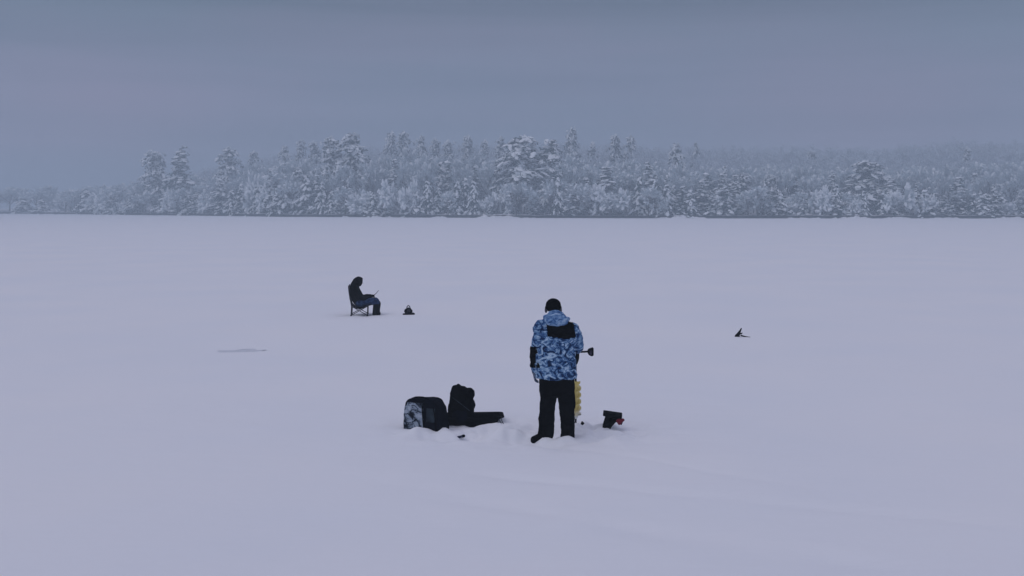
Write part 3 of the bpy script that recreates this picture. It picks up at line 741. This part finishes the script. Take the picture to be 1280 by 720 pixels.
C = thing('camping_chair', 'folding camping chair with dark fabric and crossed legs under the seated person', 'camping chair', (SX, SY, G), math.radians(6))
s = Solid()
V = []; prof = [(-.475, .86), (-.46, .70), (-.43, .50), (-.38, .34), (-.27, .235), (-.12, .215), (.02, .27), (.10, .31)]
R1 = [[(x, -.26, z), (x, .26, z), (x - .012, .26, z - .014), (x - .012, -.26, z - .014)] for x, z in prof]
s.rings(R1[:5]); s.build('backrest', M['chair_cloth'], C)
s = Solid(); s.rings(R1[4:]); s.build('seat', M['chair_cloth'], C)
for sg in (-1, 1):
    for a in (((-.40, sg*.27, .0), (-.385, sg*.27, .30)), ((.06, sg*.27, .0), (.07, sg*.27, .31))):
        s = Solid(); s.tube(a, .014, sub=1); s.tube([Vector(a[0]), Vector(a[0]) + Vector((0, 0, .03))], .024, sub=1); s.build('leg', M['dark_metal'], C)
    s = Solid(); s.tube([(-.40, sg*.27, .03), (.07, sg*.27, .29)], .010, sub=1); s.tube([(.06, sg*.27, .03), (-.39, sg*.27, .29)], .010, sub=1); s.build('cross_brace', M['dark_metal'], C)
    s = Solid(); s.tube([(-.385, sg*.275, .28), (-.44, sg*.275, .60), (-.47, sg*.27, .87)], .013, sub=2); s.build('back_post', M['dark_metal'], C)
s = Solid(); s.tube([(-.40, -.27, .03), (-.39, .27, .29)], .010, sub=1); s.tube([(-.40, .27, .03), (-.39, -.27, .29)], .010, sub=1); s.build('cross_brace', M['dark_metal'], C)
s = Solid(); s.tube([(.06, -.27, .03), (.07, .27, .29)], .010, sub=1); s.tube([(.06, .27, .03), (.07, -.27, .29)], .010, sub=1); s.build('cross_brace', M['dark_metal'], C)

# --- fish finder beside the seated person
x, y = ground_pt(510.5, 393.5); g0 = gh(x, y)
T = thing('fish_finder', 'small black fish finder with a loop handle standing on snow right of the seated person', 'fish finder', (x, y, g0 - .01), .2)
s = Solid(); s.rings([[(sx*w, sy*d, z) for sx, sy in ((-1, -1), (1, -1), (1, 1), (-1, 1))] for w, d, z in ((.155, .10, 0), (.16, .105, .03), (.14, .09, .045), (.10, .08, .05))]); s.remesh('base', .009, M['black_plastic'], T, 1)
s = Solid(); s.ell((0, 0, .11), (.125, .085, .075)); s.ell((.0, -.02, .165), (.085, .06, .055)); s.ell((-.07,0,.13),(.05,.05,.05)); s.box((0, 0, .06), (.09, .07, .03)); s.remesh('housing', .009, M['black_plastic'], T, 2)
s = Solid(); s.tube([(-.045, 0, .17), (-.04, 0, .235), (0, 0, .27), (.04, 0, .235), (.05, 0, .17)], .013); s.build('handle', M['black_plastic'], T)
s = Solid(); s.tube([(0, -.09, .13), (0, -.075, .13)], .05, sub=1, seg=20, round_ends=False); s.build('dial', M['dark_metal'], T)
s = Solid(); s.tube([(.06, 0, .04), (.13, .0, .055), (.17, -.02, .03)], .018); s.build('cable', M['black_cloth'], T)

# --- tip-up on the open snow at right
x, y = ground_pt(923, 420.5); g0 = gh(x, y)
T = thing('tip_up', 'small dark tip-up leaning on the open snow with one arm lying out to the right', 'tip-up', (x, y, g0 - .01))
s = Solid(); s.rings([[(cx - w, -.03, z), (cx + w, -.03, z), (cx + w, .03, z), (cx - w, .03, z)] for cx, w, z in ((-.035, .055, 0), (-.02, .05, .05), (.01, .032, .10), (.045, .016, .16), (.075, .006, .215))]); s.build('upright', M['black_plastic'], T, False)
s = Solid(); s.tube([(.0, 0, .09), (.06, -.01, .085), (.085, -.01, .10)], [.02, .018, .012]); s.build('reel', M['black_plastic'], T)
s = Solid(); s.tube([(.06, -.02, .045), (.15, -.06, .02), (.26, -.10, .012)], [.017, .014, .007]); s.build('arm', M['black_plastic'], T)

# --- the gear: sled, backpack, bag
x, y = ground_pt(594, 525.5); g0 = gh(x, y) - .02; sledx, sledy, SR = x, y, math.radians(4)
T = thing('sled', 'black plastic sled with a flared rim under the backpack', 'sled', (x, y, g0 + .0), SR)
T.scale = (1, .75, .9)
def sled_ring(z, x0, x1, hw, r=.06):
    out = []
    for cx, cy, a0 in ((x1-r, hw-r, 0), (x0+r, hw-r, PI/2), (x0+r, -hw+r, PI), (x1-r, -hw+r, 1.5*PI)):
        for q in range(5): a = a0 + PI/2*q/4; out.append((cx + r*math.cos(a), cy + r*math.sin(a), z))
    return out
rise_f = lambda pts, k: [(a, b_, c_ + k*max(0, (a-.18)/.22)**1.5) for a, b_, c_ in pts]
s = Solid()
s.rings([rise_f(sled_ring(.0, -.42, .29, .17), .03), rise_f(sled_ring(.07, -.45, .32, .20), .015), rise_f(sled_ring(.14, -.47, .37, .225), .0), rise_f(sled_ring(.155, -.49, .41, .245), .0),
         rise_f(sled_ring(.168, -.50, .41, .245), 0), rise_f(sled_ring(.160, -.46, .355, .215), 0), rise_f(sled_ring(.07, -.43, .30, .185), .015), rise_f(sled_ring(.012, -.40, .28, .16), .03)])
s.build('hull', M['black_plastic'], T)
s = Solid(); s.tube([(a, b_, c_ + .004) for a, b_, c_ in sled_ring(.163, -.495, .405, .243)] + [(.405, .183, .167)], .011, sub=1, seg=8); s.build('rim', M['black_plastic'], T)
T2 = thing('tow_rope', 'thin grey tow rope looping down onto the snow from the sled\'s right end', 'rope', (x, y, g0), SR)
s = Solid(); s.tube([(.33, -.2, .13), (.37, -.24, .06), (.33, -.26, .055), (.29, -.25, .07), (.37, -.33, .02), (.44, -.38, .012), (.49, -.36, .014), (.45, -.30, .03), (.38, -.22, .09), (.37, -.12, .15)], .0055, seg=6); s.build('rope', M['rope'], T2)

x, y = sledx - .205*math.cos(SR), sledy - .205*math.sin(SR)
T = thing('backpack', 'bulging black backpack standing upright in the sled behind the bag', 'backpack', (x, y, g0 + .01), SR - .1)
s = Solid()
s.loft([(-.01, 0, .0, .185, .13), (-.01, 0, .1, .195, .14), (-.0, 0, .25, .185, .145), (-.0, 0, .38, .165, .14), (-.015, 0, .47, .145, .12), (-.03, 0, .535, .115, .09), (-.035, 0, .56, .08, .06)], p=2.8)
s.ell((.125, -.02, .455), (.075, .09, .09)); s.ell((.12, -.03, .30), (.09, .10, .11)); s.ell((.0, -.13, .2), (.14, .06, .13)); s.ell((-.055, 0, .535), (.09, .07, .045))
s.remesh('main_compartment', .011, M['black_cloth'], T, 2, lambda p: .012*N(p, 9) + .005*N(p, 24))
s = Solid(); s.ell((.0, -.165, .17), (.12, .035, .10)); s.remesh('front_pocket', .010, M['bag_dark'], T, 2, lambda p: .004*N(p, 20))
s = Solid(); s.tube([(-.11, -.14, .42), (.0, -.185, .35), (.13, -.15, .24)], .008, flat=.5); s.build('compression_strap', M['bag_panel'], T)
s = Solid(); s.tube([(-.07, .0, .565), (-.04, -.01, .59), (-.01, 0, .57)], .010); s.build('grab_loop', M['black_cloth'], T)
for k in (-.08, .06):
    s = Solid(); s.tube([(k, .12, .5), (k, .19, .36), (k + .01, .17, .12)], [.02, .026, .014], flat=.5); s.build('shoulder_strap', M['black_cloth'], T)

x, y = ground_pt(532, 536); y += .12; g0 = gh(x, y)
T = thing('gear_bag', 'boxy soft bag with grey camouflage left panel and dark right panel, left of the backpack', 'bag', (x, y, g0 - .02), math.radians(-20))
def bag_loft(S, x0, x1, d0, zb, zt, r):
    pass
s = Solid()
s.rings([[(cx*w + sh, cy*d, z) for cx, cy in ((-1, -1), (-.33, -1.04), (.33, -1.04), (1, -1), (1.02, -.3), (1.02, .3), (1, 1), (.3, 1.02), (-.3, 1.02), (-1, 1), (-1.02, .3), (-1.02, -.3))]
         for w, d, z, sh in ((.275, .17, 0, 0), (.28, .175, .06, 0), (.268, .17, .2, -.004), (.25, .16, .34, -.012), (.215, .14, .44, -.03), (.18, .12, .465, -.035))])
bag = s.remesh('case', .011, M['bag_dark'], T, 5, lambda p: .007*N(p, 8) + .003*N(p, 25))
extract(bag, 'camouflage_panel', M['bag_print'], T, lambda c, n: c.x < .05 - .08*c.z and n.y < -.1 and .02 < c.z < .42 and c.x > -.262, .006)
extract(bag, 'mesh_pocket', M['bag_panel'], T, lambda c, n: .08 < c.x < .20 and n.y < -.5 and .17 < c.z < .355, .006)
s = Solid(); s.tube([(-.17, -.09, .455), (-.10, -.08, .49), (.02, -.08, .485), (.09, -.09, .455)], .014, flat=.6); s.build('carry_handle', M['black_cloth'], T)
s = Solid(); s.tube([(.015, -.178, .40), (.035, -.19, .2), (.05, -.185, .02)], .008, flat=.6); s.tube([(.18, -.165, .38), (.22, -.183, .2), (.23, -.183, .02)], .008, flat=.6); s.build('piping', M['black_cloth'], T)
s = Solid(); s.tube([(.24, -.15, .08), (.275, -.20, .04), (.30, -.26, .022)], [.022, .028, .022], flat=.5); s.build('loose_strap', M['black_cloth'], T)

x, y = ground_pt(575, 541); g0 = gh(x, y)
T = thing('ice_scoop', 'short dark blue handle lying on snow in front of the sled', 'scoop', (x, y, g0 + .02), math.radians(42))
s = Solid(); s.tube([(-.055, 0, 0), (-.02, 0, .003), (.05, 0, .006)], [.016, .019, .016], seg=10); s.build('handle', M['blue_dark'], T)
s = Solid(); s.tube([(.045, 0, .006), (.066, 0, .007)], .021, sub=1, seg=10); s.build('end_cap', M['black_plastic'], T)

x, y = ground_pt(766, 533); y += .06; g0 = gh(x, y)
T = thing('gear_case', 'small black gear case with flat tilted lid and dark red fitting half sunk in snow', 'case', (x, y, g0 - .02), math.radians(-6))
s = Solid()
s.rings([[(cx + sx*w, sy*d, z) for sx, sy in ((-1, -1), (1, -1), (1, 1), (-1, 1))] for cx, w, d, z in ((-.085, .055, .08, .0), (-.07, .065, .085, .05), (-.035, .085, .085, .11), (.0, .105, .085, .15), (.005, .10, .08, .19))])
s.remesh('body', .009, M['black_cloth'], T, 2, lambda p: .006*N(p, 20))
Rt = Matrix.Rotation(math.radians(7), 3, 'Y')
s = Solid(); s.box((.003, 0, .205), (.135, .10, .026), Rt); s.remesh('lid', .008, M['black_plastic'], T, 2)
s = Solid(); s.ell((.10, -.07, .13), (.055, .04, .036)); s.ell((.145, -.08, .145), (.028, .025, .024)); s.ell((.10, -.08, .095), (.028, .024, .022)); s.remesh('reel', .007, M['red'], T, 1)
s = Solid(); s.tube([(.11, -.08, .15), (.14, -.09, .12), (.125, -.085, .08)], .006, seg=6); s.build('crank', M['black_plastic'], T)

x, y = ground_pt(727.5, 529.5); g0 = gh(x, y)
T = thing('lure_box', 'tiny black wedge poking out of snow just right of the auger', 'tackle box', (x, y, g0 - .01), .3)
s = Solid(); s.rings([[(sx*w + .01, sy*w*.8, z) for sx, sy in ((-1, -1), (1, -1), (1, 1), (-1, 1))] for w, z in ((.026, 0), (.024, .02), (.016, .038), (.004, .048))]); s.build('shell', M['black_plastic'], T, False)
s = Solid(); s.tube([(-.012, 0, .04), (.0, 0, .055), (.018, 0, .045)], .004, seg=6); s.build('loop', M['black_cloth'], T)

# ------------------------------------------------------------------ air
s = Solid(); s.box((0, 1100, 29.8), (2700, 1700, 31.0))
hz = s.build('haze', None, smooth=False); hz['kind'] = 'stuff'; hz['label'] = 'thin cold mist in the air over the lake'
m = bpy.data.materials.new('haze'); m.use_nodes = True; nt = m.node_tree; nt.nodes.clear()
out = nt.nodes.new('ShaderNodeOutputMaterial'); pv = nt.nodes.new('ShaderNodeVolumePrincipled')
pv.inputs['Color'].default_value = (.66, .78, .87, 1); pv.inputs['Density'].default_value = .0022; pv.inputs['Anisotropy'].default_value = .0
nt.links.new(pv.outputs[0], out.inputs['Volume']); hz.data.materials.append(m)

# ------------------------------------------------------------------ overcast sky and weak sun
EL, AZ = math.radians(52), math.radians(238)
w = bpy.data.worlds.new('World'); sc.world = w; w.use_nodes = True; nt = w.node_tree
bg = nt.nodes['Background']; bg.inputs['Strength'].default_value = 1.0
sky = nt.nodes.new('ShaderNodeTexSky'); sky.sky_type = 'NISHITA'; sky.sun_disc = False; sky.sun_elevation = EL; sky.sun_rotation = AZ
nk = nt.nodes.new('ShaderNodeVectorMath'); nk.operation = 'SCALE'; nk.inputs['Scale'].default_value = .07; nt.links.new(sky.outputs[0], nk.inputs[0])
tc = nt.nodes.new('ShaderNodeTexCoord'); sx = nt.nodes.new('ShaderNodeSeparateXYZ'); nt.links.new(tc.outputs['Generated'], sx.inputs[0])
rp = nt.nodes.new('ShaderNodeValToRGB'); cr = rp.color_ramp
SKY = [(0, (.225, .235, .36)), (.06, (.205, .23, .35)), (.12, (.166, .198, .296)), (.19, (.108, .146, .207)), (.24, (.108, .146, .207)), (.4, (.26, .29, .40)), (1.0, (.60, .595, .78))]
while len(cr.elements) < len(SKY): cr.elements.new(.5)
for e, (p, c) in zip(cr.elements, SKY): e.position = p; e.color = (*c, 1)
nt.links.new(sx.outputs[2], rp.inputs[0])
mp = nt.nodes.new('ShaderNodeMapping'); mp.inputs['Scale'].default_value = (1, 1, 4); nt.links.new(tc.outputs['Generated'], mp.inputs[0])
nz = nt.nodes.new('ShaderNodeTexNoise'); nz.inputs['Scale'].default_value = 2.2; nz.inputs['Detail'].default_value = 5; nz.inputs['Roughness'].default_value = .5; nt.links.new(mp.outputs[0], nz.inputs['Vector'])
cl = nt.nodes.new('ShaderNodeValToRGB'); cl.color_ramp.elements[0].position = .42; cl.color_ramp.elements[1].position = .60
cl.color_ramp.elements[0].color = (.92, 1, .99, 1); cl.color_ramp.elements[1].color = (1.10, .99, 1.02, 1); nt.links.new(nz.outputs['Fac'], cl.inputs[0])
mu = nt.nodes.new('ShaderNodeMix'); mu.data_type = 'RGBA'; mu.blend_type = 'MULTIPLY'; mu.inputs[0].default_value = 1
nt.links.new(rp.outputs[0], mu.inputs[6]); nt.links.new(cl.outputs[0], mu.inputs[7])
mp2 = nt.nodes.new('ShaderNodeMapping'); mp2.inputs['Scale'].default_value = (.7, .7, 16); mp2.inputs['Rotation'].default_value = (0, .03, 0); nt.links.new(tc.outputs['Generated'], mp2.inputs[0])
n2 = nt.nodes.new('ShaderNodeTexNoise'); n2.inputs['Scale'].default_value = 2.0; n2.inputs['Detail'].default_value = 4; n2.inputs['Distortion'].default_value = .4; nt.links.new(mp2.outputs[0], n2.inputs['Vector'])
c2 = nt.nodes.new('ShaderNodeValToRGB'); c2.color_ramp.elements[0].position = .36; c2.color_ramp.elements[1].position = .64
c2.color_ramp.elements[0].color = (.80, .86, .87, 1); c2.color_ramp.elements[1].color = (1.16, 1.10, 1.09, 1); nt.links.new(n2.outputs['Fac'], c2.inputs[0])
m2 = nt.nodes.new('ShaderNodeMix'); m2.data_type = 'RGBA'; m2.blend_type = 'MULTIPLY'; m2.inputs[0].default_value = 1
nt.links.new(mu.outputs[2], m2.inputs[6]); nt.links.new(c2.outputs[0], m2.inputs[7]); mu = m2
for d in ((-.40, .91, .075), (.31, .95, .075)):          # two mauve banks of low cloud
    ds = nt.nodes.new('ShaderNodeVectorMath'); ds.operation = 'MULTIPLY_ADD'; ds.inputs[1].default_value = (1, 1, 2.6); ds.inputs[2].default_value = (-d[0], -d[1], -2.6*d[2])
    nt.links.new(tc.outputs['Generated'], ds.inputs[0])
    ln = nt.nodes.new('ShaderNodeVectorMath'); ln.operation = 'LENGTH'; nt.links.new(ds.outputs[0], ln.inputs[0])
    jn = nt.nodes.new('ShaderNodeMath'); jn.operation = 'MULTIPLY_ADD'; jn.inputs[1].default_value = .25; nt.links.new(nz.outputs['Fac'], jn.inputs[0]); nt.links.new(ln.outputs['Value'], jn.inputs[2])
    mr = nt.nodes.new('ShaderNodeMapRange'); mr.interpolation_type = 'SMOOTHSTEP'; mr.inputs[1].default_value = .16; mr.inputs[2].default_value = .36; mr.inputs[3].default_value = 1; mr.inputs[4].default_value = 0
    nt.links.new(jn.outputs[0], mr.inputs[0])
    m3 = nt.nodes.new('ShaderNodeMix'); m3.data_type = 'RGBA'; m3.blend_type = 'MULTIPLY'; m3.inputs[7].default_value = (1.22, .98, 1.0, 1)
    nt.links.new(mr.outputs[0], m3.inputs[0]); nt.links.new(mu.outputs[2], m3.inputs[6]); mu = m3
mx = nt.nodes.new('ShaderNodeMix'); mx.data_type = 'RGBA'; mx.inputs[0].default_value = .93
nt.links.new(nk.outputs[0], mx.inputs[6]); nt.links.new(mu.outputs[2], mx.inputs[7]); nt.links.new(mx.outputs[2], bg.inputs['Color'])

L = bpy.data.lights.new('sun', 'SUN'); L.energy = .5; L.angle = math.radians(45); L.color = (1, .97, .95)
lo = bpy.data.objects.new('sun', L); COL.objects.link(lo)
dv = Vector((math.sin(AZ)*math.cos(EL), math.cos(AZ)*math.cos(EL), math.sin(EL)))
lo.rotation_euler = dv.to_track_quat('Z', 'Y').to_euler(); lo.location = (0, 0, 200)

# ------------------------------------------------------------------ camera
cd = bpy.data.cameras.new('camera'); cam = bpy.data.objects.new('camera', cd); COL.objects.link(cam); sc.camera = cam
cd.sensor_width = 36; cd.lens = 36*F/1280; cd.clip_end = 6000; cd.clip_start = .1
cam.location = (0, 0, H)
cd.shift_y = -(360 - HY)/1280       # level camera, frame shifted down: verticals stay upright
cam.rotation_euler = (PI/2, 0, 0)
sc.view_settings.view_transform = 'Standard'; sc.view_settings.look = 'None'; sc.view_settings.gamma = 1; sc.view_settings.use_curve_mapping = False; sc.view_settings.exposure = 0
sc.render.engine = 'CYCLES'; sc.cycles.use_denoising = True; sc.cycles.volume_bounces = 1
